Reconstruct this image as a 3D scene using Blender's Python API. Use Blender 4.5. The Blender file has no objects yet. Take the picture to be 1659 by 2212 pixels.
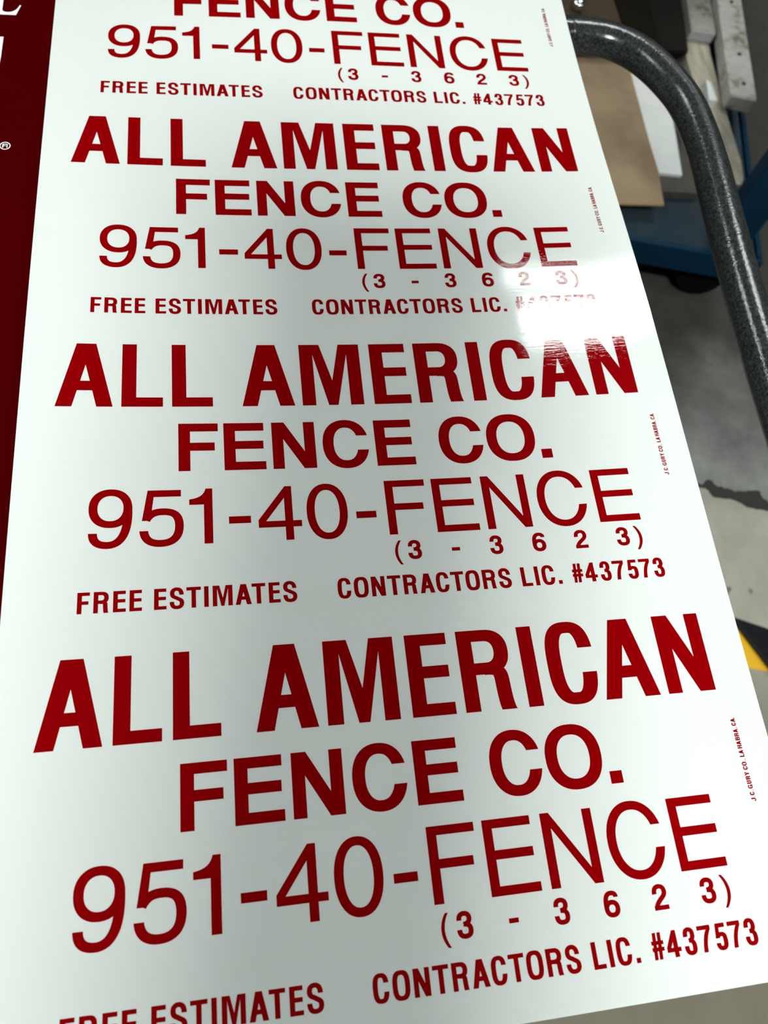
import bpy, bmesh, math, random
from mathutils import Vector, Matrix
from mathutils.geometry import tessellate_polygon

# ---------------------------------------------------------------- camera, world, exposure
S = bpy.context.scene
COL = S.collection
S.view_settings.view_transform = 'Standard'
S.view_settings.look = 'None'
S.view_settings.gamma = 1.0
S.view_settings.use_curve_mapping = False
S.view_settings.exposure = 0.0
FPX = 1658.04                      # focal length in pixels of the 1659 x 2212 frame
cam_d = bpy.data.cameras.new('camera')
cam = bpy.data.objects.new('camera', cam_d); COL.objects.link(cam); S.camera = cam
cam_d.sensor_fit = 'VERTICAL'; cam_d.sensor_height = 9.12; cam_d.lens = 9.12 * FPX / 2212.0
cam_d.clip_start = 0.02
R = [[0.985709, -0.049371, 0.161059], [-0.106954, -0.92208, 0.371927], [0.130147, -0.383838, -0.914183]]                        # rows: world x, y, z in camera (right, down, forward) axes
cam.matrix_world = Matrix(((R[0][0], -R[0][1], -R[0][2], -0.08778), (R[1][0], -R[1][1], -R[1][2], -0.35790),
                           (R[2][0], -R[2][1], -R[2][2], 1.31807), (0, 0, 0, 1)))
cam_d.dof.use_dof = True; cam_d.dof.focus_distance = 0.56; cam_d.dof.aperture_fstop = 1.9
W = bpy.data.worlds.new('world'); S.world = W; W.use_nodes = True
W.node_tree.nodes['Background'].inputs[0].default_value = (0.75, 0.85, 0.9, 1)
W.node_tree.nodes['Background'].inputs[1].default_value = 0.05
# luminous fixtures: (centre x, centre y, z, length, width, rotation, radiance)
LAMPS = [
    (2.02, 2.58, 4.5, 1.22, 0.26, 0.0, 60.0), (2.02, 3.02, 4.5, 1.22, 0.10, 0.0, 24.0),
    (-3.1, 3.4, 4.5, 1.25, 0.30, 0.0, 72.0), (-3.1, 0.3, 4.5, 1.25, 0.30, 0.0, 50.0),
    (3.5, -1.9, 4.5, 1.25, 0.30, 0.0, 36.0), (4.1, 5.6, 4.5, 1.25, 0.30, 0.0, 10.0),
    (0.0, -2.5, 4.5, 0.30, 0.30, 0.0, 690.0)]  # last one: added key lamp, sized and placed for the soft shade band

# ---------------------------------------------------------------- the printed sheet's shape (B-spline control points, metres)
PITCH = 0.241523; SW = 0.508
U0, U1, V0, V1 = -0.01, 0.518, -0.8382000000000001, 0.8763
NU, NV = 6, 14
CP = [(-0.44508,0.99339,0.78219),(-0.43833,0.83811,0.78174),(-0.43998,0.6822,0.78098),(-0.43765,0.52643,0.77015),(-0.43907,0.36977,0.76537),(-0.44099,0.21509,0.81103),(-0.43877,0.05873,0.83683),(-0.43778,-0.09722,0.83056),(-0.43797,-0.2523,0.85165),(-0.4412,-0.40787,0.79901),(-0.43909,-0.56404,0.78591),(-0.4408,-0.71936,0.78837),(-0.43994,-0.87585,0.79405),(-0.4444,-1.02953,0.76812),
      (-0.26299,0.99401,0.79923),(-0.26397,0.83802,0.79406),(-0.26376,0.68217,0.79459),(-0.26383,0.52627,0.79127),(-0.26444,0.37061,0.80156),(-0.26422,0.21454,0.8021),(-0.26425,0.05882,0.80408),(-0.26363,-0.09683,0.81247),(-0.26385,-0.25268,0.80536),(-0.26425,-0.40833,0.80596),(-0.2642,-0.56391,0.79468),(-0.26449,-0.72006,0.79996),(-0.26469,-0.87569,0.79177),(-0.26453,-1.03221,0.80579),
      (-0.08872,0.99375,0.80516),(-0.08824,0.83797,0.80884),(-0.0883,0.6821,0.80557),(-0.08851,0.52629,0.81126),(-0.08858,0.37036,0.80636),(-0.08824,0.21472,0.7982),(-0.08854,0.05883,0.80135),(-0.08737,-0.09708,0.79906),(-0.08768,-0.25281,0.80974),(-0.08834,-0.40867,0.80607),(-0.08854,-0.56467,0.81429),(-0.0885,-0.72016,0.79832),(-0.08876,-0.87619,0.80435),(-0.08899,-1.03158,0.78508),
      (0.08769,0.99393,0.81917),(0.08736,0.83784,0.81849),(0.08748,0.68207,0.81576),(0.08744,0.52605,0.816),(0.08774,0.37047,0.80616),(0.08787,0.2147,0.80167),(0.08808,0.05888,0.80049),(0.08807,-0.09681,0.79626),(0.08764,-0.25268,0.80312),(0.08787,-0.40894,0.80786),(0.08761,-0.56457,0.80905),(0.08745,-0.72053,0.80416),(0.08725,-0.87626,0.80237),(0.08731,-1.03249,0.80082),
      (0.26285,0.99351,0.82969),(0.26333,0.83784,0.82486),(0.26332,0.68196,0.82278),(0.26352,0.52629,0.81505),(0.26369,0.37073,0.80437),(0.26399,0.2147,0.80205),(0.26378,0.05884,0.80915),(0.26373,-0.09698,0.81162),(0.264,-0.25303,0.80734),(0.26369,-0.40875,0.80584),(0.2635,-0.56478,0.8004),(0.26346,-0.72057,0.80432),(0.26328,-0.87651,0.79987),(0.26312,-1.03203,0.8045),
      (0.4404,0.99353,0.83134),(0.43893,0.83789,0.83231),(0.43938,0.68185,0.82782),(0.43944,0.52645,0.81556),(0.43976,0.37039,0.81567),(0.43916,0.21501,0.82617),(0.43834,0.05933,0.83713),(0.44031,-0.09714,0.80484),(0.43943,-0.25247,0.79337),(0.4397,-0.40926,0.79371),(0.43961,-0.56474,0.80583),(0.43937,-0.72085,0.7962),(0.4393,-0.8765,0.8056),(0.43917,-1.03332,0.77721)]

def bspl(t, n):
    t = min(max(t, 0.0), 1.0) * (n - 3); i = min(int(t), n - 4); s = t - i
    return i, ((1-s)**3/6, (3*s**3-6*s**2+4)/6, (-3*s**3+3*s**2+3*s+1)/6, s**3/6), \
        (-(1-s)**2/2, (9*s*s-12*s)/6, (-9*s*s+6*s+3)/6, s*s/2)

def surf(u, v):
    """point and upward normal of the sheet at u across, v along (metres from the third heading's top left)"""
    i, bu, du = bspl((u-U0)/(U1-U0), NU); j, bv, dv = bspl((v-V0)/(V1-V0), NV)
    p = Vector((0, 0, 0)); pu = Vector((0, 0, 0)); pv = Vector((0, 0, 0))
    for a in range(4):
        for b in range(4):
            c = Vector(CP[(i+a)*NV + j+b])
            p += c*(bu[a]*bv[b]); pu += c*(du[a]*bv[b]); pv += c*(bu[a]*dv[b])
    n = pv.cross(pu).normalized()
    return p, (n if n.z > 0 else -n)

# ---------------------------------------------------------------- object helpers
def link(name, me, m=None, parent=None):
    o = bpy.data.objects.new(name, me); COL.objects.link(o)
    if m: me.materials.append(m)
    if parent: o.parent = parent
    return o
def tag(o, label=None, cat=None, group=None, kind=None):
    if label: o['label'] = label
    if cat: o['category'] = cat
    if group: o['group'] = group
    if kind: o['kind'] = kind
    return o
def empty(name, loc=(0, 0, 0), rz=0.0):
    o = bpy.data.objects.new(name, None); COL.objects.link(o)
    o.location = loc; o.rotation_euler = (0, 0, rz); return o
def finish(bm, name, m, parent=None, smooth=False, bevel=0.0, seg=2):
    if bevel > 0:
        bmesh.ops.bevel(bm, geom=[e for e in bm.edges], offset=bevel, segments=seg, profile=0.5, affect='EDGES', clamp_overlap=True)
    bmesh.ops.recalc_face_normals(bm, faces=bm.faces)
    me = bpy.data.meshes.new(name); bm.to_mesh(me); bm.free()
    if smooth:
        for p in me.polygons: p.use_smooth = True
    o = link(name, me, m, parent)
    return o
def add_box(bm, c, s, rz=0.0, mat=None):
    M = Matrix.Translation(c) @ Matrix.Rotation(rz, 4, 'Z') @ Matrix.Diagonal((s[0], s[1], s[2], 1))
    if mat is not None: M = mat @ M
    bmesh.ops.create_cube(bm, size=1.0, matrix=M)
def box(name, c, s, m, parent=None, rz=0.0, bevel=0.002, seg=2):
    bm = bmesh.new(); add_box(bm, c, s, rz)
    return finish(bm, name, m, parent, bevel=bevel, seg=seg)
def add_prism(bm, pts, z0, z1):
    lo = [bm.verts.new((x, y, z0)) for x, y in pts]; hi = [bm.verts.new((x, y, z1)) for x, y in pts]
    bm.faces.new(lo[::-1]); bm.faces.new(hi)
    n = len(pts)
    for i in range(n): bm.faces.new((lo[i], lo[(i+1) % n], hi[(i+1) % n], hi[i]))
def prism(name, pts, z0, z1, m, parent=None, bevel=0.0015):
    bm = bmesh.new(); add_prism(bm, pts, z0, z1); return finish(bm, name, m, parent, bevel=bevel)
def add_tube(bm, pts, r, n=32, caps=True):
    pts = [Vector(p) for p in pts]; rings = []
    t0 = (pts[1]-pts[0]).normalized(); nrm = t0.orthogonal().normalized()
    for i, p in enumerate(pts):
        t = (pts[min(i+1, len(pts)-1)] - pts[max(i-1, 0)]).normalized()
        nrm = (nrm - nrm.dot(t)*t).normalized(); b = t.cross(nrm)
        rr = r[i] if isinstance(r, (list, tuple)) else r
        rings.append([bm.verts.new(p + (nrm*math.cos(a) + b*math.sin(a))*rr) for a in [2*math.pi*k/n for k in range(n)]])
    for a, b in zip(rings, rings[1:]):
        for k in range(n): bm.faces.new((a[k], a[(k+1) % n], b[(k+1) % n], b[k]))
    if caps: bm.faces.new(rings[0][::-1]); bm.faces.new(rings[-1])
def tube(name, pts, r, m, parent=None, n=32):
    bm = bmesh.new(); add_tube(bm, pts, r, n); return finish(bm, name, m, parent, smooth=True)
def smooth_path(pts, sub=8):
    pts = [Vector(p) for p in pts]; out = []
    for i in range(len(pts)-1):
        a, b, c, d = pts[max(i-1, 0)], pts[i], pts[i+1], pts[min(i+2, len(pts)-1)]
        for k in range(sub):
            t = k/sub
            out.append(0.5*((2*b) + (c-a)*t + (2*a-5*b+4*c-d)*t*t + (3*b-a-3*c+d)*t**3))
    return out + [pts[-1]]

# ---------------------------------------------------------------- materials
def mat(name, col, rough=0.5, metal=0.0, spec=0.5, coat=0.0, coat_rough=0.03):
    m = bpy.data.materials.new(name); m.use_nodes = True; b = m.node_tree.nodes['Principled BSDF']
    b.inputs['Base Color'].default_value = (*col, 1); b.inputs['Roughness'].default_value = rough
    b.inputs['Metallic'].default_value = metal; b.inputs['Specular IOR Level'].default_value = spec
    b.inputs['Coat Weight'].default_value = coat; b.inputs['Coat Roughness'].default_value = coat_rough
    return m
def nd(m, t, **k):
    n = m.node_tree.nodes.new(t)
    for a, v in k.items(): setattr(n, a, v)
    return n
def noise(m, scale, detail=4, rough=0.55, vec=None, coord='Object'):
    L = m.node_tree.links; tc = nd(m, 'ShaderNodeTexCoord'); n = nd(m, 'ShaderNodeTexNoise')
    n.inputs['Scale'].default_value = scale; n.inputs['Detail'].default_value = detail; n.inputs['Roughness'].default_value = rough
    if vec:
        mp = nd(m, 'ShaderNodeMapping'); mp.inputs['Scale'].default_value = vec
        L.new(tc.outputs[coord], mp.inputs['Vector']); L.new(mp.outputs[0], n.inputs['Vector'])
    else: L.new(tc.outputs[coord], n.inputs['Vector'])
    return n
def ramp(m, src, stops):
    r = nd(m, 'ShaderNodeValToRGB'); e = r.color_ramp.elements
    for i, (p, c) in enumerate(stops):
        q = e[i] if i < 2 else e.new(p)
        q.position = p; q.color = (*c, 1) if len(c) == 3 else c
    m.node_tree.links.new(src, r.inputs[0]); return r
def bumped(m, src, strength, dist, sockets=('Normal',)):
    b = nd(m, 'ShaderNodeBump'); b.inputs['Strength'].default_value = strength; b.inputs['Distance'].default_value = dist
    m.node_tree.links.new(src, b.inputs['Height'])
    for s in sockets: m.node_tree.links.new(b.outputs[0], m.node_tree.nodes['Principled BSDF'].inputs[s])
    return b
def mottled(name, c1, c2, scale, rough=0.5, metal=0.0, spec=0.5, vec=None, bump=0.0, bd=0.001, coat=0.0, lo=0.35, hi=0.65):
    m = mat(name, c1, rough, metal, spec, coat)
    n = noise(m, scale, vec=vec); r = ramp(m, n.outputs['Fac'], [(lo, c1), (hi, c2)])
    m.node_tree.links.new(r.outputs[0], m.node_tree.nodes['Principled BSDF'].inputs['Base Color'])
    if bump: bumped(m, n.outputs['Fac'], bump, bd)
    return m
def film(name, col, rough, coat=1.0, spec=0.0):
    """glossy extruded plastic / ink film: fine ripples drawn across the sheet, running along x"""
    m = mat(name, col, rough, spec=spec, coat=coat, coat_rough=0.015); L = m.node_tree.links
    n = noise(m, 1.0, 3, 0.6, vec=(95.0, 900.0, 95.0)); n2 = noise(m, 1.0, 2, 0.5, vec=(22.0, 330.0, 22.0))
    a = nd(m, 'ShaderNodeMath', operation='ADD'); L.new(n.outputs['Fac'], a.inputs[0])
    mu = nd(m, 'ShaderNodeMath', operation='MULTIPLY'); mu.inputs[1].default_value = 0.8
    L.new(n2.outputs['Fac'], mu.inputs[0]); L.new(mu.outputs[0], a.inputs[1])
    bumped(m, a.outputs[0], 1.0, 0.00002, ('Coat Normal',))
    return m
M_SHEET = film('white_plastic', (0.81, 0.855, 0.825), 0.5)
M_INK = film('red_ink', (0.27, 0.0, 0.0012), 0.5)
M_MAROON = film('maroon_plastic', (0.062, 0.0, 0.0006), 0.5)
M_WHITEINK = mat('white_ink', (0.93, 0.95, 0.94), 0.4)

# ---------------------------------------------------------------- lettering: outlines in flat sheet units (1 = sign pitch, y down)
def bez(a, b, c, d, n=10, first=False):
    return [tuple((1-t)**3*p + 3*(1-t)**2*t*q + 3*(1-t)*t*t*r + t**3*s for p, q, r, s in zip(a, b, c, d))
            for t in [k/n for k in range(0 if first else 1, n+1)]]
def arc(cx, cy, rx, ry, a0, a1, e=2.3, n=None):
    n = n or max(6, int(abs(a1-a0)/6)); out = []
    for k in range(n+1):
        a = math.radians(a0 + (a1-a0)*k/n); c, s = math.cos(a), math.sin(a)
        out.append((cx + rx*math.copysign(abs(c)**(2/e), c), cy - ry*math.copysign(abs(s)**(2/e), s)))
    return out
def dedupe(p):
    o = [p[0]]
    for q in p[1:]:
        if abs(q[0]-o[-1][0]) + abs(q[1]-o[-1][1]) > 1e-6: o.append(q)
    return o
def trim(p, y):
    """cut the start of polyline p at height y"""
    for i in range(len(p)-1):
        a, b = p[i], p[i+1]
        if (a[1]-y)*(b[1]-y) <= 0 and a[1] != b[1]:
            t = (y-a[1])/(b[1]-a[1]); return [(a[0]+(b[0]-a[0])*t, y)] + p[i+1:]
    return p
def stroke(path, sx, sy, cut0=None, cut1=None):
    path = dedupe(path); l, r = [], []
    for i, p in enumerate(path):
        a, b = path[max(i-1, 0)], path[min(i+1, len(path)-1)]
        tx, ty = (b[0]-a[0])/sx, (b[1]-a[1])/sy; q = math.hypot(tx, ty); nx, ny = ty/q, -tx/q
        l.append((p[0]+nx*sx/2, p[1]+ny*sy/2)); r.append((p[0]-nx*sx/2, p[1]-ny*sy/2))
    if cut0 is not None: l, r = trim(l, cut0), trim(r, cut0)
    if cut1 is not None: l, r = trim(l[::-1], cut1)[::-1], trim(r[::-1], cut1)[::-1]
    return [dedupe(l + r[::-1])]
def rect(a, b, c, d): return [[(a, b), (c, b), (c, d), (a, d)]]
def ring(x0, x1, t, b, sx, sy, e=2.3):
    cx, cy = (x0+x1)/2, (t+b)/2
    return [arc(cx, cy, (x1-x0)/2, (b-t)/2, 0, 354, e, 59), arc(cx, cy, (x1-x0)/2-sx, (b-t)/2-sy, 0, 354, e, 59)]

def glyph(ch, x0, x1, t, b, sx, sy, e=2.3, o=None):
    """returns shapes; each shape is a list of loops (outline, holes...)"""
    w, h = x1-x0, b-t; X = lambda f: x0+f*w; Y = lambda f: t+f*h
    ov = 0.02*h if o is None else o                    # overshoot of round letters
    T, B = t-ov, b+ov; L_, R_, Tc, Bc = x0+sx/2, x1-sx/2, T+sy/2, B-sy/2; cx, cy = (x0+x1)/2, (t+b)/2
    if ch == 'A':
        fw, tw = sx*1.09, w*0.35
        s = (x0+w/2-tw/2-x0)/h                         # slant of the outer edge
        xi = lambda y: x0+fw+s*(b-y); xo = lambda y: x1-fw-s*(b-y)
        ya = b-(cx-x0-fw)/s; y1, y2 = Y(0.60), Y(0.60)+sy*1.03
        return [[[(x0, b), (cx-tw/2, t), (cx+tw/2, t), (x1, b), (x1-fw, b), (xo(y2), y2), (xi(y2), y2), (x0+fw, b)],
                 [(cx, ya), (xi(y1), y1), (xo(y1), y1)]]]
    if ch in 'EFLTIH':
        if ch == 'I': return [rect(x0, t, x1, b)]
        if ch == 'T': return [[[(x0, t), (x1, t), (x1, t+sy), (cx+sx/2, t+sy), (cx+sx/2, b), (cx-sx/2, b), (cx-sx/2, t+sy), (x0, t+sy)]]]
        if ch == 'L': return [[[(x0, t), (x0+sx, t), (x0+sx, b-sy), (x1, b-sy), (x1, b), (x0, b)]]]
        if ch == 'H':
            m = Y(0.47)
            return [[[(x0, t), (x0+sx, t), (x0+sx, m-sy/2), (x1-sx, m-sy/2), (x1-sx, t), (x1, t), (x1, b), (x1-sx, b), (x1-sx, m+sy/2), (x0+sx, m+sy/2), (x0+sx, b), (x0, b)]]]
        if ch == 'E':
            m = Y(0.474); q = x1-0.045*w; r = X(0.975)
            return [[[(x0, t), (r, t), (r, t+sy), (x0+sx, t+sy), (x0+sx, m-sy/2), (q, m-sy/2), (q, m+sy/2), (x0+sx, m+sy/2), (x0+sx, b-sy), (x1, b-sy), (x1, b), (x0, b)]]]
        m = Y(0.495); q = x1-0.09*w
        return [[[(x0, t), (x1, t), (x1, t+sy), (x0+sx, t+sy), (x0+sx, m-sy/2), (q, m-sy/2), (q, m+sy/2), (x0+sx, m+sy/2), (x0+sx, b), (x0, b)]]]
    if ch == 'N':
        k = sx/w; ti = sx*(1.12 if k > 0.2 else 0.96)
        # diagonal: straight band between (x0+.., t) and (.., b)
        s = (w-ti)/h; y1 = t + (sx-0)/s*1.0; 
        return [[[(x0, t), (x0+ti, t), (x1-sx, t+(w-sx-ti)/s), (x1-sx, t), (x1, t), (x1, b), (x1-ti, b), (x0+sx, b-(w-sx-ti)/s), (x0+sx, b), (x0, b)]]]
    if ch == 'M':
        a = 0.335*w; v = Y(0.597); vw = 0.076*w
        ya = t + 0.168*h
        return [[[(x0, t), (x0+a, t), (cx+0.012*w, v), (x1-a-0.01*w, t), (x1, t), (x1, b), (x1-sx, b), (x1-sx, ya), (cx+vw, b), (cx-vw, b), (x0+sx, ya), (x0+sx, b), (x0, b)]]]
    if ch in 'RBP':
        m = Y(0.488)                                    # centre of the middle bar
        xr = X(0.965) if ch == 'R' else X(0.95)
        rx, ry = (xr-x0)*0.46, (m+sy/2-t)/2
        oc = arc(xr-rx, t+ry, rx, ry, 90, -90, 2.35, 20)
        ix, iy = rx-sx*0.98, ry-sy
        ic = arc(xr-rx, t+ry, ix, iy, 90, -90, 2.25, 16)
        hole = [(x0+sx, t+sy)] + ic + [(x0+sx, m-sy/2)]
        if ch == 'R':
            body = [[(x0, t)] + oc + [(x0+sx, m+sy/2), (x0+sx, b), (x0, b)], hole]
            lx = X(0.91)-sx/2                            # leg
            leg = bez((X(0.45), m+sy*0.05), (X(0.78), m), (lx-0.01*w, m+0.07*h), (lx, Y(0.70)), 12, True)
            leg += bez((lx, Y(0.70)), (lx+0.01*w, Y(0.86)), (lx+0.02*w, Y(0.96)), (x1-sx*0.56, b+0.03*h), 8)
            return [body] + [stroke(leg, sx*0.98, sy, None, b)]
        up = [[(x0, t)] + oc + [(x0, m+sy/2)], hole]
        t2 = m-sy/2; rx = (x1-x0)*0.46; ry = (b-t2)/2
        oc = arc(x1-rx, t2+ry, rx, ry, 90, -90, 2.35, 20); ic = arc(x1-rx, t2+ry, rx-sx, ry-sy, 90, -90, 2.25, 16)
        return [up, [[(x0, t2)] + oc + [(x0, b)], [(x0+sx, t2+sy)] + ic + [(x0+sx, b-sy)]]]
    if ch in 'O0': return [ring(x0, x1, T, B, sx, sy, e)]
    if ch in 'CG':
        ya, yb = (Y(0.325), Y(0.635)) if ch == 'C' else (Y(0.325), Y(0.52))
        c = stroke(arc((L_+R_)/2, (T+B)/2, (R_-L_)/2, (Bc-Tc)/2, 2, 358, e, 60), sx, sy, ya, yb if ch == 'C' else Y(0.7))
        if ch == 'C': return [c]
        return [c, rect(cx+0.02*w, Y(0.475), x1, Y(0.475)+sy), rect(x1-sx*0.8, Y(0.5), x1, b)]
    if ch == 'U':
        r = (R_-L_)/2
        p = [(L_, t)] + arc((L_+R_)/2, Bc-r*1.25, r, r*1.25, 180, 360, 2.3, 24) + [(R_, t)]
        return [stroke(p, sx, sy)]
    if ch == 'J':
        r = (R_-L_)/2
        p = [(R_, t)] + arc((L_+R_)/2, Bc-r*1.2, r, r*1.2, 0, -180, 2.3, 24) + [(L_, Y(0.66))]
        return [stroke(p, sx, sy)]
    if ch == 'Y':
        f = sx*1.1
        return [[[(x0, t), (x0+f, t), (cx, Y(0.42)), (x1-f, t), (x1, t), (cx+sx/2, Y(0.60)), (cx+sx/2, b), (cx-sx/2, b), (cx-sx/2, Y(0.60))]]]
    if ch == 'S':
        ya, yb = Y(0.34), Y(0.66); R1, L1 = R_-0.03*w, L_+0.02*w; c1 = cx-0.01*w
        p = [(R1+0.004*w, Y(0.42))] + bez((R1, Y(0.34)), (R1, Tc+0.1*h), (c1+0.20*w, Tc), (c1, Tc), 10, True)
        p += bez((c1, Tc), (c1-0.20*w, Tc), (L1, Tc+0.07*h), (L1, Y(0.265)), 10)
        p += bez((L1, Y(0.265)), (L1, Y(0.45)), (cx-0.12*w, Y(0.44)), (cx, Y(0.497)), 10)
        p += bez((cx, Y(0.497)), (cx+0.16*w, Y(0.57)), (R_, Y(0.57)), (R_, Y(0.735)), 10)
        p += bez((R_, Y(0.735)), (R_, Bc-0.06*h), (cx+0.2*w, Bc), (cx, Bc), 10)
        p += bez((cx, Bc), (cx-0.24*w, Bc), (L_, Bc-0.09*h), (L_, Y(0.66)), 10) + [(L_-0.002*w, Y(0.60))]
        return [stroke(p, sx*0.98, sy*1.04, ya, yb)]
    if ch == '3':
        R1, m = R_-0.035*w, Y(0.475); L1 = L_+0.03*w
        p = [(L1, Y(0.38))] + bez((L1, Y(0.30)), (L1, Tc+0.08*h), (cx-0.2*w, Tc), (cx-0.01*w, Tc), 10, True)
        p += bez((cx-0.01*w, Tc), (cx+0.22*w, Tc), (R1, Tc+0.08*h), (R1, Y(0.265)), 10)
        p += bez((R1, Y(0.265)), (R1, Y(0.41)), (cx+0.14*w, m), (cx-0.08*w, m), 10)
        q = bez((cx-0.08*w, m), (cx+0.2*w, m), (R_, Y(0.53)), (R_, Y(0.70)), 10, True)
        q += bez((R_, Y(0.70)), (R_, Bc-0.08*h), (cx+0.24*w, Bc), (cx, Bc), 10)
        q += bez((cx, Bc), (cx-0.24*w, Bc), (L_, Bc-0.08*h), (L_, Y(0.68)), 10) + [(L_, Y(0.60))]
        return [stroke(p, sx, sy, Y(0.325)), stroke(q, sx, sy, None, Y(0.665))]
    if ch == '2':
        L1 = L_+0.01*w
        p = [(L1, Y(0.42))] + bez((L1, Y(0.33)), (L1, Tc+0.09*h), (cx-0.2*w, Tc), (cx+0.02*w, Tc), 10, True)
        p += bez((cx+0.02*w, Tc), (cx+0.26*w, Tc), (R_, Tc+0.1*h), (R_, Y(0.30)), 10)
        p += bez((R_, Y(0.30)), (R_, Y(0.55)), (L_+0.02*w, Y(0.60)), (L_, b), 12)
        return [stroke(p, sx, sy, Y(0.365), b), rect(x0+0.01*w, b-sy*0.98, x1, b)]
    if ch == '5':
        k = sx/w; m = Y(0.45)
        xa = X(0.16)
        s1 = [[(X(0.175), t), (X(0.94), t), (X(0.94), t+sy), (X(0.175)+sx*0.72, t+sy), (X(0.10)+sx*0.78, Y(0.50)), (X(0.055)+sx*0.80, Y(0.555)), (X(0.055), Y(0.555))]]
        p = bez((X(0.065)+sx*0.40, Y(0.545)), (X(0.25), Y(0.345)+sy/2), (cx-0.10*w, Y(0.335)+sy/2), (cx+0.03*w, Y(0.335)+sy/2), 8, True)
        p += bez((cx+0.03*w, Y(0.335)+sy/2), (cx+0.27*w, Y(0.335)+sy/2), (R_, Y(0.46)), (R_, Y(0.66)), 10)
        p += bez((R_, Y(0.66)), (R_, Bc-0.09*h), (cx+0.24*w, Bc), (cx-0.02*w, Bc), 10)
        p += bez((cx-0.02*w, Bc), (cx-0.26*w, Bc), (L_, Bc-0.08*h), (L_, Y(0.70)), 10) + [(L_, Y(0.64))]
        return [s1, stroke(p, sx, sy, None, Y(0.735))]
    if ch in '69':
        f = (lambda p: (x0+x1-p[0], t+b-p[1])) if ch == '6' else (lambda p: p)
        rb = Y(0.665)
        r1 = ring(x0, x1-0.02*w, T, rb, sx, sy, 2.2)
        p = bez((R_-0.02*w, Y(0.27)), (R_+0.022*w, Y(0.76)), (X(0.74), Bc), (X(0.44), Bc), 16, True)
        p += bez((X(0.44), Bc), (X(0.24), Bc), (L_+0.01*w, Bc-0.06*h), (L_+0.01*w, Y(0.76)), 10) + [(L_+0.01*w, Y(0.70))]
        return [[[f(q) for q in l] for l in s] for s in (r1, stroke(p, sx, sy, None, Y(0.755)))]
    if ch == '4':
        xs = X(0.80); y1, y2 = Y(0.645), Y(0.645)+sy*0.98; tl = xs-sx*0.86; yl = Y(0.62)
        s = (tl-x0)/(yl-t); d = sx*0.95
        yh = y1-(xs-sx-(x0+d))/s
        return [[[(x0, yl), (tl, t), (xs, t), (xs, y1), (x1, y1), (x1, y2), (xs, y2), (xs, b), (xs-sx, b), (xs-sx, y2), (x0, y2)],
                 [(x0+d, y1), (xs-sx, yh), (xs-sx, y1)]]]
    if ch == '1':
        return [[[(x1, t), (x1, b), (x1-sx, b), (x1-sx, Y(0.295)), (x0, Y(0.295)), (x0, Y(0.195))] +
                 bez((x0, Y(0.195)), (X(0.45), Y(0.17)), (X(0.62), Y(0.12)), (X(0.71), t), 8)]]
    if ch == '7':
        a = bez((x1, t+sy), (X(0.78), Y(0.36)), (X(0.58), Y(0.60)), (X(0.55), b), 10, True)
        c = bez((X(0.55)-sx*0.98, b), (X(0.30), Y(0.58)), (X(0.46), Y(0.32)), (x1-sx*0.95, t+sy), 10, True)
        return [[[(x0, t), (x1, t)] + a + c + [(x0, t+sy)]]]
    if ch == '-': return [rect(x0, t, x1, b)]
    if ch == '.': return [rect(x0, t, x1, b)]
    if ch == ',': return [[[(x0, t), (x1, t), (x1, t+0.5*h), (x0+0.3*w, b), (x0, b), (x0+0.45*w, t+0.5*h), (x0, t+0.5*h)]]]
    if ch == '#':
        g = 0.14*w; s = []
        for a in (0.33, 0.73):
            s.append([[(X(a)-sx*0.36, t), (X(a)+sx*0.40, t), (X(a)+sx*0.40-g, b), (X(a)-sx*0.36-g, b)]])
        for y in (0.38, 0.62): s.append(rect(x0, Y(y)-sy*0.45, x1, Y(y)+sy*0.45))
        return s
    if ch in '()':
        f = (lambda p: (x0+x1-p[0], p[1])) if ch == ')' else (lambda p: p)
        o_ = bez((x1-sx*0.85, t), (X(-0.13), Y(0.30)), (X(-0.13), Y(0.70)), (x1-sx*0.85, b), 14, True)
        i_ = bez((x1, b), (X(0.28), Y(0.68)), (X(0.28), Y(0.32)), (x1, t), 14, True)
        return [[[f(q) for q in o_ + i_]]]
    return []

def flat_mesh(shapes, step):
    """triangulated flat shapes, cut on a grid so they follow the curved sheet"""
    bm = bmesh.new()
    for loops in shapes:
        loops = [dedupe(l) for l in loops]
        pts = [p for l in loops for p in l]
        vs = [bm.verts.new((p[0], p[1], 0)) for p in pts]
        for tri in tessellate_polygon([[Vector((p[0], p[1], 0)) for p in l] for l in loops]):
            if len(set(tri)) == 3:
                try: bm.faces.new([vs[k] for k in tri])
                except ValueError: pass
    xs = [v.co.x for v in bm.verts]; ys = [v.co.y for v in bm.verts]
    for ax, lo, hi in ((0, min(xs), max(xs)), (1, min(ys), max(ys))):
        k = math.ceil(lo/step[ax]+1e-6)
        while k*step[ax] < hi:
            co = Vector((0, 0, 0)); co[ax] = k*step[ax]; no = Vector((0, 0, 0)); no[ax] = 1
            bmesh.ops.bisect_plane(bm, geom=bm.verts[:]+bm.edges[:]+bm.faces[:], dist=1e-7, plane_co=co, plane_no=no); k += 1
    return bm
def drape(bm, name, m, parent, row, lift=0.00012):
    """lay a flat mesh (unit = pitch) on the sheet; row = which print along the sheet"""
    nrm = []
    for v in bm.verts:
        p, n = surf(v.co.x*PITCH, (v.co.y+row)*PITCH); v.co = p + n*lift; nrm.append(n)
    bm.normal_update()
    for f in bm.faces:
        if f.normal.z < 0: f.normal_flip()
    me = bpy.data.meshes.new(name); bm.to_mesh(me); bm.free()
    for p in me.polygons: p.use_smooth = True
    me.normals_split_custom_set_from_vertices(nrm)
    return link(name, me, m, parent)

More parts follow.
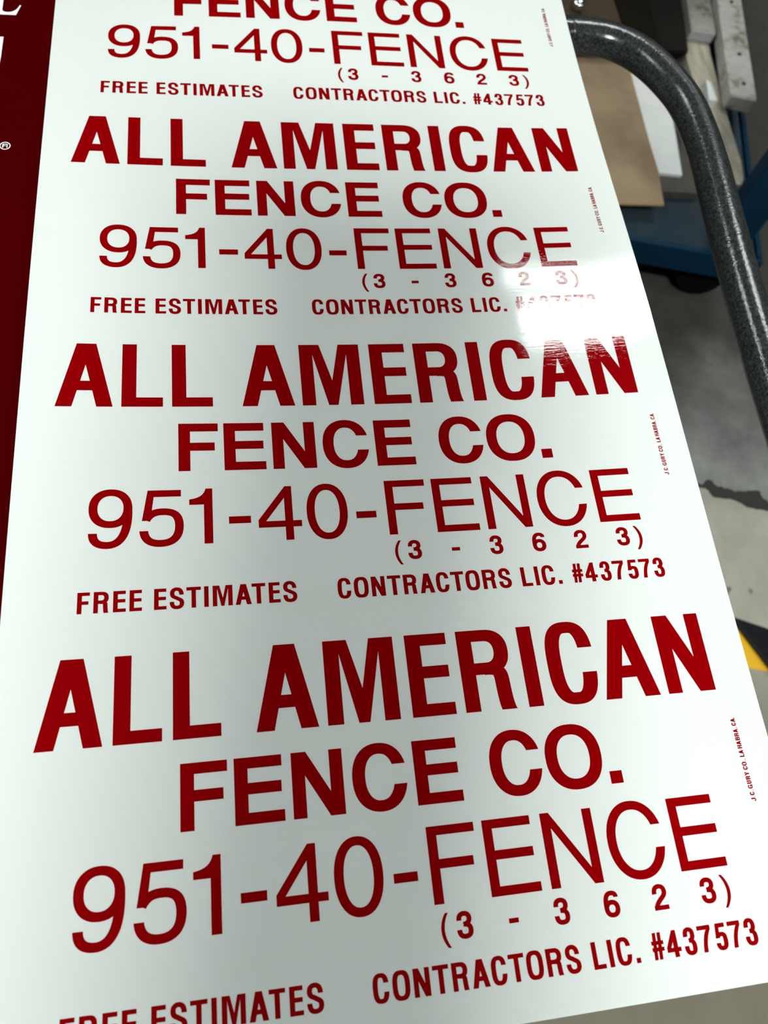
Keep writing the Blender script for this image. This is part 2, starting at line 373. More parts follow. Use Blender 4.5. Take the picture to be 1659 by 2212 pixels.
# one printed sign: (part name, rows of (glyph, x0, x1, top, bottom, stem, bar, squareness))
HT, HB, hs, hb = 0.0, 0.2297, 0.0434, 0.0334
HEAD = [(c, a, d, HT, HB, hs, hb, 2.9, 0.0048) for c, a, d in (
    ('A', .0999, .2653), ('L', .2901, .4129), ('L', .4400, .5636), ('A', .6544, .8198), ('M', .8440, 1.0430), ('E', 1.0770, 1.2002),
    ('R', 1.2276, 1.3808), ('I', 1.4103, 1.4540), ('C', 1.4857, 1.6300), ('A', 1.6405, 1.8073), ('N', 1.8328, 1.9806))]
FT, FB, fs, fb = 0.2903, 0.4531, 0.0346, 0.0279
FENCE = [(c, a, d, FT, FB, fs, fb, 2.25, 0.0045) for c, a, d in (
    ('F', .4576, .5756), ('E', .5924, .7178), ('N', .7391, .8729), ('C', .8957, 1.0420), ('E', 1.0627, 1.1870),
    ('C', 1.2703, 1.4165), ('O', 1.4285, 1.5899))] + [('.', 1.6029, 1.6385, .4204, FB, 1, 1, 2, 0)]
PT, PB = 0.5065, 0.6877; DT, DB = 0.5126, 0.6885
PHONE = [('9', .2080, .3300, DT, DB, .0243, .0213, 2.2, .0045), ('5', .3476, .4714, .5145, DB, .0245, .0215, 2.2, .0045),
         ('1', .4872, .5540, DT, DB, .0250, .02, 2.2, 0), ('-', .6000, .6637, .6061, .6291, 1, 1, 2, 0),
         ('4', .6855, .8130, DT, DB, .0235, .0206, 2.2, 0), ('0', .8293, .9532, DT, DB, .0245, .0213, 2.2, .0040),
         ('-', .9785, 1.0403, .6062, .6285, 1, 1, 2, 0)] + \
        [(c, a, d, PT, PB, .0257, .0222, 2.15, .0060) for c, a, d in (
            ('F', 1.0741, 1.2010), ('E', 1.2233, 1.3575), ('N', 1.3832, 1.5267), ('C', 1.5570, 1.7169), ('E', 1.7455, 1.8800))]
KT, KB = 0.7100, 0.7692
KEYS = [('(', 1.0817, 1.1051, .7078, .7852, .0092, .01, 2, 0), ('3', 1.1231, 1.1647, KT, KB, .0128, .0112, 2.2, .0012),
        ('-', 1.2580, 1.2836, .7396, .7508, 1, 1, 2, 0), ('3', 1.3779, 1.4190, KT, KB, .0128, .0112, 2.2, .0012),
        ('6', 1.5127, 1.5558, KT, KB, .0128, .0112, 2.2, .0012), ('2', 1.6490, 1.6900, KT, KB, .0128, .0108, 2.2, .0012),
        ('3', 1.7853, 1.8274, KT, KB, .0128, .0112, 2.2, .0012), (')', 1.8457, 1.8717, .7074, .7857, .0092, .01, 2, 0)]
ST, SB = 0.8176, 0.8781
def cond(txt): return [(c, a, d, ST, SB, .0124, .0098, 2.9, .0013) for c, a, d in txt]
ESTIM = cond((('F', .1886, .2212), ('R', .2309, .2719), ('E', .2820, .3158), ('E', .3249, .3583), ('E', .3900, .4235), ('S', .4316, .4711),
              ('T', .4770, .5166), ('I', .5251, .5376), ('M', .5485, .6034), ('A', .6111, .6559), ('T', .6568, .6953), ('E', .7044, .7367), ('S', .7447, .7847)))
LIC = cond((('C', .9014, .9407), ('O', .9491, .9919), ('N', 1.0006, 1.0412), ('T', 1.0487, 1.0890), ('R', 1.0961, 1.1370), ('A', 1.1448, 1.1888),
            ('C', 1.1946, 1.2339), ('T', 1.2399, 1.2803), ('O', 1.2850, 1.3280), ('R', 1.3370, 1.3788), ('S', 1.3868, 1.4258),
            ('L', 1.4576, 1.4905), ('I', 1.5005, 1.5130), ('C', 1.5224, 1.5623))) + [('.', 1.5718, 1.5836, .8666, SB, 1, 1, 2, 0)] + \
      cond((('#', 1.6192, 1.6522), ('4', 1.6591, 1.6977), ('3', 1.7077, 1.7421), ('7', 1.7498, 1.7868), ('5', 1.7962, 1.8302), ('7', 1.8362, 1.8722), ('3', 1.8811, 1.9159)))
# imprint up the right margin: reads bottom to top; (glyph, start, end) measured along the sheet
IMP = [('J', .5392, .5316), ('.', .5293, .5277), ('C', .5262, .5185), ('.', .5162, .5146), ('G', .5118, .5030), ('U', .5011, .4936), ('R', .4918, .4838), ('Y', .4828, .4745),
       ('C', .4702, .4620), ('O', .4612, .4522), ('.', .4508, .4492), (',', .4478, .4460), ('L', .4415, .4346), ('A', .4345, .4258),
       ('H', .4222, .4144), ('A', .4138, .4050), ('B', .4036, .3958), ('R', .3948, .3868), ('A', .3864, .3776), (',', .3762, .3744),
       ('C', .3704, .3624), ('A', .3618, .3530), ('.', .3520, .3504)]
sc = (.5392-.3112)/(.5392-.3504)
IMPRINT = []
for c, a, d in IMP:
    a2, d2 = .5392-(.5392-a)*sc, .5392-(.5392-d)*sc; w_ = a2-d2
    x_top, x_bot = 1.9996, 2.0138
    tt, bb = (x_top, x_bot) if c not in '.,' else (x_bot-.0022, x_bot if c == '.' else x_bot+.0016)
    for shp in glyph(c, 0, w_, tt, bb, .0035, .0027, 2.4, .0002):
        IMPRINT.append([[(p[1], a2-p[0]) for p in l] for l in shp])

def shapes(rows): return [s for r in rows for s in glyph(*r)]

# ---------------------------------------------------------------- room
def floor_material():
    m = mat('worn_concrete', (0.3, 0.3, 0.28), 0.6, spec=0.12); L = m.node_tree.links; P = m.node_tree.nodes['Principled BSDF']
    big = noise(m, 2.2, 6, 0.6); fine = noise(m, 14, 8, 0.65)
    mx = nd(m, 'ShaderNodeMix', data_type='FLOAT'); mx.inputs[0].default_value = 0.45
    L.new(big.outputs['Fac'], mx.inputs[2]); L.new(fine.outputs['Fac'], mx.inputs[3])
    base = ramp(m, mx.outputs[0], [(0.33, (0.27, 0.255, 0.215)), (0.66, (0.44, 0.42, 0.36))])
    grey = ramp(m, mx.outputs[0], [(0.36, (0.15, 0.15, 0.145)), (0.64, (0.30, 0.30, 0.285))])
    # worn paint edge: grey slab beyond the crack, bare warm slab on the near side
    tc = nd(m, 'ShaderNodeTexCoord'); sp = nd(m, 'ShaderNodeSeparateXYZ'); L.new(tc.outputs['Object'], sp.inputs[0])
    nx = noise(m, 9, 5, 0.6)
    a = nd(m, 'ShaderNodeMath', operation='MULTIPLY_ADD'); a.inputs[1].default_value = 0.30; L.new(sp.outputs[0], a.inputs[0]); L.new(sp.outputs[1], a.inputs[2])
    b = nd(m, 'ShaderNodeMath', operation='MULTIPLY_ADD'); b.inputs[1].default_value = 0.05; L.new(nx.outputs['Fac'], b.inputs[0]); L.new(a.outputs[0], b.inputs[2])
    side = nd(m, 'ShaderNodeMapRange'); side.inputs[1].default_value = 0.460; side.inputs[2].default_value = 0.470; L.new(b.outputs[0], side.inputs[0])
    mix = nd(m, 'ShaderNodeMix', data_type='RGBA'); L.new(side.outputs[0], mix.inputs[0]); L.new(base.outputs[0], mix.inputs[6]); L.new(grey.outputs[0], mix.inputs[7])
    # the crack itself: a thin band, widened in blots
    d = nd(m, 'ShaderNodeMath', operation='SUBTRACT'); d.inputs[1].default_value = 0.463; L.new(b.outputs[0], d.inputs[0])
    ab = nd(m, 'ShaderNodeMath', operation='ABSOLUTE'); L.new(d.outputs[0], ab.inputs[0])
    wn = noise(m, 16, 3, 0.5); wr = nd(m, 'ShaderNodeMapRange'); wr.inputs[1].default_value = 0.45; wr.inputs[2].default_value = 0.68
    wr.inputs[3].default_value = 0.005; wr.inputs[4].default_value = 0.032; L.new(wn.outputs['Fac'], wr.inputs[0])
    lt = nd(m, 'ShaderNodeMath', operation='LESS_THAN'); L.new(ab.outputs[0], lt.inputs[0]); L.new(wr.outputs[0], lt.inputs[1])
    m2 = nd(m, 'ShaderNodeMix', data_type='RGBA'); L.new(lt.outputs[0], m2.inputs[0]); L.new(mix.outputs[2], m2.inputs[6]); m2.inputs[7].default_value = (0.038, 0.037, 0.034, 1)
    st = noise(m, 26, 2, 0.4); sr = nd(m, 'ShaderNodeMapRange'); sr.inputs[1].default_value = 0.70; sr.inputs[2].default_value = 0.76; L.new(st.outputs['Fac'], sr.inputs[0])
    m3 = nd(m, 'ShaderNodeMix', data_type='RGBA'); L.new(sr.outputs[0], m3.inputs[0]); L.new(m2.outputs[2], m3.inputs[6]); m3.inputs[7].default_value = (0.10, 0.09, 0.075, 1)
    gn = noise(m, 3.0, 5, 0.6); ga = nd(m, 'ShaderNodeMath', operation='MULTIPLY_ADD'); ga.inputs[1].default_value = 0.5; L.new(gn.outputs['Fac'], ga.inputs[0]); L.new(a.outputs[0], ga.inputs[2])  # stains plus the carts' shade painted in, darker towards the dolly
    gr = nd(m, 'ShaderNodeMapRange'); gr.inputs[1].default_value = 0.74; gr.inputs[2].default_value = 1.06; gr.inputs[4].default_value = 0.88; L.new(ga.outputs[0], gr.inputs[0])
    m4 = nd(m, 'ShaderNodeMix', data_type='RGBA'); L.new(gr.outputs[0], m4.inputs[0]); L.new(m3.outputs[2], m4.inputs[6]); m4.inputs[7].default_value = (0.026, 0.023, 0.019, 1)
    wn2 = nd(m, 'ShaderNodeMath', operation='MULTIPLY_ADD'); wn2.inputs[1].default_value = 0.35; L.new(gn.outputs['Fac'], wn2.inputs[0]); L.new(sp.outputs[1], wn2.inputs[2])  # shadow over the near floor painted in as a darker brown
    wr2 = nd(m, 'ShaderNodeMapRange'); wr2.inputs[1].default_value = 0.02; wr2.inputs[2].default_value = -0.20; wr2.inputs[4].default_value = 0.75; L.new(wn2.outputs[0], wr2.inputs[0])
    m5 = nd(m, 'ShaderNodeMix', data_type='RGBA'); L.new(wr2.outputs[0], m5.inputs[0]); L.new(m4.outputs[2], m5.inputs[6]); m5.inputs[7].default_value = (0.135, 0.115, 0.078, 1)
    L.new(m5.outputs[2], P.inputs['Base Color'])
    bumped(m, fine.outputs['Fac'], 0.2, 0.002)
    return m
RX, RY, RH = 6.0, 8.0, 4.7
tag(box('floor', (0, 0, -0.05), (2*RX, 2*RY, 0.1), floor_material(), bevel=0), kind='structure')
M_CEIL = mottled('painted_deck_ceiling', (0.010, 0.011, 0.011), (0.016, 0.017, 0.017), 2.0, 0.8)
M_WALL = mottled('painted_block_wall', (0.06, 0.062, 0.058), (0.08, 0.082, 0.078), 1.5, 0.8)
tag(box('ceiling', (0, 0, RH+0.05), (2*RX, 2*RY, 0.1), M_CEIL, bevel=0), kind='structure')
tag(box('wall_left', (-RX-0.05, 0, RH/2), (0.1, 2*RY, RH), M_WALL, bevel=0), kind='structure')
tag(box('wall_right', (RX+0.05, 0, RH/2), (0.1, 2*RY, RH), M_WALL, bevel=0), kind='structure')
tag(box('wall_back', (0, RY+0.05, RH/2), (2*RX, 0.1, RH), M_WALL, bevel=0), kind='structure')
tag(box('wall_front', (0, -RY-0.05, RH/2), (2*RX, 0.1, RH), M_WALL, bevel=0), kind='structure')
M_HOUS = mat('white_enamel', (0.8, 0.8, 0.8), 0.4)
LAMP_LABELS = ('bright linear shop light whose reflection glares on the white sheet', 'dimmer narrow shop light just beyond the brightest linear one',
    'linear shop light at the far left of the room', 'linear shop light left of the cart', 'linear shop light over the near right side',
    'linear shop light at the far right of the room', 'added square key lamp above and in front of the cart')
for (x, y, z, ln, wd, rz, rad), lab in zip(LAMPS, LAMP_LABELS):
    t = empty('ceiling_light', (x, y, z), rz)
    tag(t, lab, 'ceiling light', 'shop lights under the ceiling')
    box('housing', (0, 0, (RH-z)/2+0.01), (ln+0.04, wd+0.05, RH-z-0.02), M_HOUS, t, bevel=0.005)
    m = bpy.data.materials.new('lamp_diffuser'); m.use_nodes = True; nt = m.node_tree; nt.nodes.clear()
    e = nt.nodes.new('ShaderNodeEmission'); e.inputs[0].default_value = (0.95, 1.0, 0.965, 1); e.inputs[1].default_value = rad
    o = nt.nodes.new('ShaderNodeOutputMaterial'); nt.links.new(e.outputs[0], o.inputs[0])
    box('diffuser', (0, 0, -0.005), (ln, wd, 0.03), m, t, bevel=0.003)

M_BLOCKER = mottled('blocker_metal', (0.20, 0.21, 0.21), (0.28, 0.29, 0.29), 9, 0.5, metal=0.6)
blocker = empty('shade_blocker', (0.016, -0.86, 2.2), -0.15)  # added, unseen: blocks the key lamp to shade the middle of the sheet
tag(blocker, 'added shade-casting duct hung overhead in front of the cart', 'blocker')
box('blocker_bar', (0, -2.1, 0), (0.17, 4.2, 0.10), M_BLOCKER, blocker, bevel=0.004)
box('blocker_end', (0, -0.006, 0), (0.20, 0.012, 0.115), M_BLOCKER, blocker)
for y in (-0.3, -2.0, -3.9):
    tube('blocker_rod', [(0, y, 0.05), (0, y, 1.0), (0, y, 2.49)], 0.005, M_BLOCKER, blocker, 10)

# ---------------------------------------------------------------- the long printed sheet
VA, VB = -2.085, 1.9645
def sheet_mesh():
    bm = bmesh.new(); nu, nv, th = 48, 150, 0.0014
    top, bot, nrm = [], [], []
    for j in range(nv+1):
        for i in range(nu+1):
            p, n = surf(SW*i/nu, (VA+(VB-VA)*j/nv)*PITCH)
            top.append(bm.verts.new(p)); nrm.append(n)
    for j in range(nv+1):
        for i in range(nu+1):
            k = j*(nu+1)+i; bot.append(bm.verts.new(top[k].co - nrm[k]*th))
    q = lambda i, j: j*(nu+1)+i
    for j in range(nv):
        for i in range(nu):
            a, b, c, d = q(i, j), q(i+1, j), q(i+1, j+1), q(i, j+1)
            f = bm.faces.new((top[d], top[c], top[b], top[a])); f.smooth = True
            f = bm.faces.new((bot[a], bot[b], bot[c], bot[d])); f.smooth = True
    rim = [q(i, 0) for i in range(nu)] + [q(nu, j) for j in range(nv)] + [q(i, nv) for i in range(nu, 0, -1)] + [q(0, j) for j in range(nv, 0, -1)]
    for k in range(len(rim)):
        a, b = rim[k], rim[(k+1) % len(rim)]; bm.faces.new((top[a], top[b], bot[b], bot[a]))
    bmesh.ops.recalc_face_normals(bm, faces=bm.faces)
    for e in bm.edges:
        if len(e.link_faces) == 2 and e.calc_face_angle(0) > 0.8: e.smooth = False
    me = bpy.data.meshes.new('sign_sheet'); bm.to_mesh(me); bm.free(); return me
sheet = link('sign_sheet', sheet_mesh(), M_SHEET)
tag(sheet, 'long glossy white plastic sheet printed four times with red fence company signs', 'sign sheet')
for row in (1, 0, -1, -2):
    for nm, rows in (('heading_lettering', HEAD), ('company_lettering', FENCE), ('phone_lettering', PHONE), 
                     ('estimates_lettering', ESTIM), ('license_lettering', LIC), ('imprint_lettering', None)):
        sh = IMPRINT if rows is None else shapes(rows)
        drape(flat_mesh(sh, (0.06, 0.05)), nm, M_INK, sheet, row)
    for a, b in ((0, 2), (2, 3), (3, 4), (4, 5), (5, 6), (6, 8)):
        drape(flat_mesh(shapes(KEYS[a:b]), (0.06, 0.05)), 'keypad_hyphen' if a == 2 else 'keypad_digit', M_INK, sheet, row)

# ---------------------------------------------------------------- maroon sheet under it, at the left
def red_z(x, y): return 0.7912
def red_sheet():
    bm = bmesh.new(); g = []
    xs = [-0.86+0.02*i for i in range(43)]; ys = [-0.47+0.02*j for j in range(49)]
    for z in (0, -0.0014):
        g.append([[bm.verts.new((x, y, red_z(x, y)+z)) for x in xs] for y in ys])
    for k in (0, 1):
        for j in range(len(ys)-1):
            for i in range(len(xs)-1):
                f = bm.faces.new((g[k][j][i], g[k][j][i+1], g[k][j+1][i+1], g[k][j+1][i])); f.smooth = True
    for j in range(len(ys)-1):
        for i in (0, len(xs)-1): bm.faces.new((g[0][j][i], g[0][j+1][i], g[1][j+1][i], g[1][j][i]))
    for i in range(len(xs)-1):
        for j in (0, len(ys)-1): bm.faces.new((g[0][j][i], g[0][j][i+1], g[1][j][i+1], g[1][j][i]))
    return finish(bm, 'maroon_sign_sheet', M_MAROON)
red = red_sheet()
tag(red, 'dark maroon glossy sheet with white serif letters, showing left of the white sheet', 'sign sheet')
def on_red(loops, name):
    bm = flat_mesh([loops], (0.02, 0.02))
    for v in bm.verts: v.co = (v.co.x*1.00925+0.0008, v.co.y*1.00925+0.0033, 0.7912+0.00015)
    bm.normal_update()
    for f in bm.faces:
        if f.normal.z < 0: f.normal_flip()
    me = bpy.data.meshes.new(name); bm.to_mesh(me); bm.free(); return link(name, me, M_WHITEINK, red)
# foot of a serif capital (its tail sweeps up to the right), and the corner of the letter below it
xr, yb = -0.30047, 0.37360
L1 = [(-0.340, 0.400), (-0.30043, 0.400)] + bez((-0.30043, 0.400), (-0.3005, 0.392), (-0.3007, 0.386), (-0.30065, 0.3795), 6) + \
     bez((-0.30065, 0.3795), (-0.2990, 0.3760), (-0.2935, 0.3765), (-0.2905, 0.3790), 8) + bez((-0.2905, 0.3790), (-0.2880, 0.3812), (-0.2868, 0.3840), (-0.2860, 0.3868), 6) + \
     [(-0.28535, 0.3873), (-0.28455, 0.3868), (-0.28505, 0.3845), (-0.28815, 0.37335), (-0.340, 0.3729), (-0.340, 0.3765), (-0.328, 0.378), (-0.328, 0.400)]
on_red([L1], 'serif_letter')
on_red([[(-0.330, 0.34345), (-0.29690, 0.34360), (-0.29705, 0.330), (-0.29715, 0.318), (-0.29770, 0.3065), (-0.304, 0.3065), (-0.306, 0.338), (-0.330, 0.338)]], 'serif_letter')
cxr, cyr = -0.28600, 0.20960
on_red([arc(cxr, cyr, 0.00445, 0.00440, 0, 350, 2, 35), arc(cxr, cyr, 0.00365, 0.00360, 0, 350, 2, 35)], 'registered_mark_ring')
for i, s_ in enumerate(glyph('R', -0.0022, 0.0024, -0.0022, 0.0022, 0.0009, 0.0008, 2.3, 0)):
    on_red([[(cxr+p[0], cyr-p[1]) for p in l] for l in s_], 'registered_mark_letter')

# ---------------------------------------------------------------- cart that carries the sheets
def hammertone():
    m = mat('hammertone_enamel', (0.07, 0.078, 0.082), 0.35, metal=0.0, spec=0.12, coat=0.75, coat_rough=0.045); L = m.node_tree.links
    n = noise(m, 420, 3, 0.6); r = ramp(m, n.outputs['Fac'], [(0.38, (0.009, 0.011, 0.012)), (0.66, (0.050, 0.055, 0.058))])
    L.new(r.outputs[0], m.node_tree.nodes['Principled BSDF'].inputs['Base Color'])
    bumped(m, n.outputs['Fac'], 0.6, 0.0004, ('Normal', 'Coat Normal')); return m
M_HAMMER = hammertone()
M_RUBBER = mat('black_rubber', (0.004, 0.004, 0.004), 0.7, spec=0.05)
M_STEEL = mat('bright_steel', (0.75, 0.75, 0.76), 0.18, metal=1.0)
cart = empty('utility_cart', (0, 0, 0))
tag(cart, 'grey hammertone tube cart under the printed sheets, its bent rail curving round at the right', 'cart')
Z = 0.7645
side = [(0.2543, 0.4318), (0.2818, 0.4327), (0.3211, 0.4285), (0.3503, 0.4133), (0.3719, 0.3881), (0.3886, 0.3544), (0.3964, 0.3245), (0.399, 0.285), (0.3977, 0.2337), (0.393, 0.1714), (0.3881, 0.1014), (0.384, 0.0177), (0.3817, -0.0616)]
path = [(-0.98, 0.10, Z), (-0.98, 0.30, Z), (-0.965, 0.37, Z), (-0.93, 0.415, Z), (-0.87, 0.43, Z), (-0.4, 0.4308, Z), (0.05, 0.4313, Z)] + [(x, y, Z) for x, y in side] + \
       [(0.380, -0.25, Z), (0.378, -0.50, Z), (0.370, -0.62, Z), (0.335, -0.69, Z), (0.27, -0.72, Z), (0.1, -0.725, Z), (-0.5, -0.725, Z), (-0.87, -0.72, Z), (-0.94, -0.70, Z), (-0.975, -0.64, Z), (-0.98, -0.55, Z), (-0.98, -0.2, Z), (-0.98, 0.10, Z)]
tube('handrail', smooth_path(path, 8), 0.0184, M_HAMMER, cart, 48)
box('top_shelf', (-0.36, -0.02, 0.7825), (1.04, 0.80, 0.012), M_HAMMER, cart)
box('cross_brace', (-0.36, 0.395, 0.768), (0.06, 0.05, 0.02), M_HAMMER, cart)
box('lower_shelf', (-0.36, -0.02, 0.22), (0.9, 0.70, 0.02), M_HAMMER, cart)
for x in (-0.80, 0.06):
    for y in (-0.34, 0.30):
        lg = tube('leg', [(x, y, 0.13), (x, y, 0.40), (x, y, 0.77)], 0.016, M_HAMMER, cart)
        bm = bmesh.new(); add_tube(bm, [(x-0.015, y, 0.055), (x+0.015, y, 0.055)], 0.055, 28)
        finish(bm, 'wheel', M_RUBBER, lg, bevel=0.003)
        box('fork', (x, y, 0.112), (0.045, 0.05, 0.04), M_STEEL, lg)

# ---------------------------------------------------------------- low blue dolly with stock on it
M_BLUE = mottled('blue_enamel', (0.0008, 0.018, 0.042), (0.0015, 0.026, 0.056), 6, 0.5, spec=0.12)
M_DECK = mottled('worn_blue_grey_deck', (0.010, 0.026, 0.042), (0.030, 0.038, 0.042), 5, 0.65, spec=0.08)
M_WORN = mottled('worn_blue_enamel', (0.018, 0.045, 0.075), (0.040, 0.065, 0.085), 14, 0.5, spec=0.2)
dolly = empty('platform_dolly', (0.80, 0.75, 0), 0.0)
tag(dolly, 'low blue steel platform dolly on the floor, loaded with boards and bars', 'dolly')
dolly.rotation_euler[2] = -0.21
def dl(x, y):                                              # world to dolly-local
    a = 0.21; dx, dy = x-0.80, y-0.75; return (dx*math.cos(a)-dy*math.sin(a), dx*math.sin(a)+dy*math.cos(a))
# front lip runs (0.70,0.69)-(0.86,0.65); corner near (0.93,0.63)
fr = dl(0.905, 0.637)
X1 = fr[0]+0.055; X0 = X1-0.75; Y0 = fr[1]; Y1 = Y0+1.3
box('deck', ((X0+X1)/2, (Y0+Y1)/2, 0.160), (X1-X0-0.02, Y1-Y0-0.02, 0.012), M_DECK, dolly)
for nm, c, s in (('front_lip', ((X0+X1)/2, Y0, 0.140), (X1-X0+0.012, 0.012, 0.062)), ('back_lip', ((X0+X1)/2, Y1, 0.140), (X1-X0+0.012, 0.012, 0.062)),
                 ('side_lip', (X0, (Y0+Y1)/2, 0.140), (0.012, Y1-Y0-0.013, 0.062)), ('side_lip', (X1, (Y0+Y1)/2, 0.140), (0.012, Y1-Y0-0.013, 0.062))):
    box(nm, c, s, M_BLUE, dolly, bevel=0.003)
for q in (0.012, 0.034): box('edge_rail', (X1-0.008-q, (Y0+Y1)/2, 0.167), (0.018, Y1-Y0-0.03, 0.006), M_WORN, dolly)
for x, y in ((X0+0.08, Y0+0.07), (X1-0.065, Y0+0.06), (X0+0.08, Y1-0.08), (X1-0.08, Y1-0.08)):
    bm = bmesh.new(); add_tube(bm, [(x, y-0.024, 0.052), (x, y+0.024, 0.052)], 0.052, 28)
    w_ = finish(bm, 'caster_wheel', M_RUBBER, dolly, bevel=0.008, seg=3)
    box('caster_fork', (x, y, 0.118), (0.06, 0.06, 0.07), M_RUBBER, dolly)
box('handle_post', (X0+0.05, dl(0.904, 0.686)[1], 0.56), (0.08, 0.036, 0.79), M_BLUE, dolly, bevel=0.004)
box('handle_bar', ((X0+0.05+dl(0.904, 0.686)[0])/2, dl(0.904, 0.686)[1], 0.935), (dl(0.904, 0.686)[0]-X0-0.13, 0.03, 0.04), M_BLUE, dolly, bevel=0.004)
post = box('handle_post', (*dl(0.904, 0.686), 0.56), (0.08, 0.036, 0.79), M_BLUE, dolly, rz=0.12, bevel=0.004)

M_CARD = mottled('kraft_cardboard', (0.195, 0.135, 0.080), (0.285, 0.205, 0.125), 9, 0.85)
M_CARD2 = mottled('dark_kraft_board', (0.035, 0.025, 0.016), (0.058, 0.042, 0.028), 7, 0.85, spec=0.1)
M_BOARD = mottled('white_foam_board', (0.54, 0.56, 0.55), (0.64, 0.66, 0.64), 9, 0.6)
M_GREYB = mottled('grey_chipboard', (0.050, 0.046, 0.040), (0.075, 0.068, 0.060), 14, 0.8, spec=0.1)
M_BLACK = mottled('black_plastic', (0.004, 0.004, 0.004), (0.010, 0.008, 0.006), 8, 0.6, spec=0.08)
M_BROWN = mottled('dark_brown_box', (0.006, 0.0045, 0.003), (0.010, 0.008, 0.005), 8, 0.8, spec=0.05)
M_WOOD = mottled('weathered_timber', (0.27, 0.24, 0.19), (0.40, 0.36, 0.29), 4, 0.75, vec=(30, 4, 10), bump=0.2, bd=0.002)
def dirty_paint(name, c1, c2, dirt):
    m = mottled(name, c1, c2, 16, 0.6); L = m.node_tree.links; P = m.node_tree.nodes['Principled BSDF']
    n = noise(m, 24, 6, 0.65); r = nd(m, 'ShaderNodeMapRange'); r.inputs[1].default_value = 0.52; r.inputs[2].default_value = 0.66; L.new(n.outputs['Fac'], r.inputs[0])
    mx = nd(m, 'ShaderNodeMix', data_type='RGBA'); L.new(r.outputs[0], mx.inputs[0]); L.new(P.inputs['Base Color'].links[0].from_socket, mx.inputs[6]); mx.inputs[7].default_value = (*dirt, 1)
    L.new(mx.outputs[2], P.inputs['Base Color']); bumped(m, n.outputs['Fac'], 0.3, 0.001); return m
M_CHALK = dirty_paint('chalky_white_paint', (0.46, 0.46, 0.42), (0.62, 0.62, 0.57), (0.22, 0.20, 0.15))
M_CHALK2 = dirty_paint('dirty_grey_paint', (0.20, 0.19, 0.16), (0.28, 0.27, 0.23), (0.09, 0.085, 0.06))
M_ENDF = mat('sawn_end', (0.34, 0.33, 0.35), 0.7)

tag(prism('chipboard_sheet', [(.60, .80), (.862, .790), (.884, .93), (.62, .95)], .1665, .186, M_GREYB), 'grey-brown chipboard piece under the white board on the blue dolly', 'board')
tag(prism('foam_board', [(.70, .842), (.827, .830), (.841, .933), (.870, 1.158), (.72, 1.158)], .186, .195, M_BOARD), 'white foam board lying flat beside the tan cardboard on the dolly', 'board')
tag(prism('cardboard_sheet', [(.36, .748), (.76, .742), (.771, .83), (.772, .925), (.779, 1.113), (.791, 1.45), (.40, 1.45)], .195, .200, M_CARD, bevel=0.0008), 'tan cardboard sheet on the dolly, just right of the white printed sheet', 'cardboard')
tag(prism('timber_plank', [(.895, .792), (.942, .790), (.953, .809), (.962, .861), (.968, .983), (.984, 1.179), (1.07, 1.70), (.96, 1.70)], .1706, .210, M_WOOD), 'beige weathered timber plank under the two painted bars on the dolly', 'plank')
def bar(name, end, dr, w, ln, z0, z1, m, label, cat, group=None, slot=False):
    d = Vector((dr[0], dr[1])).normalized(); c = Vector(end) + d*ln/2; rz = math.atan2(d.y, d.x)-math.pi/2
    t = empty(name, (c.x, c.y, (z0+z1)/2), rz); tag(t, label, cat, group)
    bm = bmesh.new(); add_box(bm, (0, 0.002, 0), (w, ln-0.004, z1-z0))
    finish(bm, 'length', m, t, bevel=0.003)
    box('end_face', (0, -ln/2+0.002, 0), (w-0.003, 0.004, z1-z0-0.003), M_ENDF if not slot else m, t, bevel=0.0015)
    if slot:
        for k, yy in enumerate((0.045, 0.14, 0.32)):
            bm = bmesh.new(); add_tube(bm, [(0.004, -ln/2+yy, (z1-z0)/2-0.001), (0.004, -ln/2+yy, (z1-z0)/2+0.0012)], 0.005, 16)
            finish(bm, 'screw_head', M_GREYB, t)
    return t
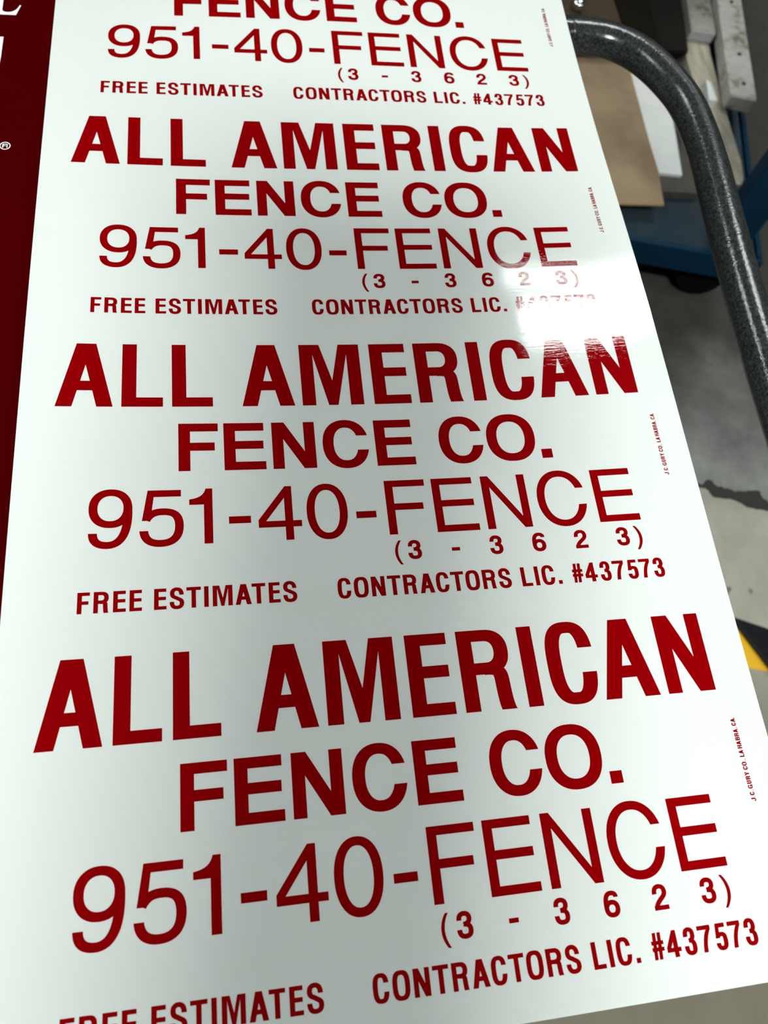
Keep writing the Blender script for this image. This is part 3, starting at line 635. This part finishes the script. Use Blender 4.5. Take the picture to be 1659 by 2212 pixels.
bar('painted_bar', (.965, 1.221), (.16, .985), .060, .45, .2105, .236, M_CHALK2, 'dirty grey painted bar with a pale sawn end, left of the whiter bar', 'bar')
bar('painted_bar', (.992, 1.003), (.19, .98), .061, .66, .2105, .245, M_CHALK, 'chalky white painted bar with a stained rounded end, nearest the right', 'bar', slot=True)
tag(prism('plastic_offcut', [(.918, 1.008), (.940, 1.008), (.938, 1.065), (.930, 1.072)], .2105, .232, M_BOARD), 'small white plastic offcut wedged beside the chalky white bar', 'offcut')
tag(prism('black_case', [(.846, 1.175), (.922, 1.175), (1.00, 1.66), (.875, 1.66)], .2105, .222, M_BLACK), 'long black plastic case left of the dirty grey bar', 'case')
tag(prism('brown_box', [(.768, 1.165), (.842, 1.165), (.870, 1.60), (.770, 1.60)], .2005, .240, M_BROWN), 'very dark brown box standing left of the long black case', 'box')
tag(prism('brown_box', [(.45, 1.165), (.765, 1.165), (.765, 1.44), (.45, 1.44)], .2005, .240, M_CARD2), 'brown carton at the top beside the white sheet, with a steel knob on it', 'box')
bm = bmesh.new(); bmesh.ops.create_uvsphere(bm, u_segments=28, v_segments=16, radius=0.016)
for v in bm.verts: v.co.z = v.co.z*0.8
add_tube(bm, [(0, 0, -0.016), (0, 0, 0.0)], 0.009, 20)
k = finish(bm, 'steel_knob', M_STEEL, smooth=True); k.location = (.665, 1.262, .2535)
tag(k, 'shiny steel knob on the brown carton at the top edge', 'knob')
M_YEL = mat('yellow_vinyl', (0.90, 0.50, 0.02), 0.4)
M_MAT = mat('black_rubber_mat', (0.006, 0.007, 0.010), 0.4, spec=0.3)
tag(prism('floor_tape', [(.60, -.119), (.845, -.183), (.845, -.100), (.60, -.040)], 0.0002, 0.0012, M_YEL, bevel=0), 'bright yellow tape strip on the floor, half under the black rubber mat', 'tape')
bm = bmesh.new(); add_prism(bm, [(.776, -.072), (1.05, -.190), (1.05, -.330), (.900, -.330)], 0.0014, 0.0125)
tag(finish(bm, 'rubber_mat', M_MAT, smooth=False, bevel=0.003, seg=3), 'black rubber mat corner on the floor, partly covering the yellow tape', 'mat')
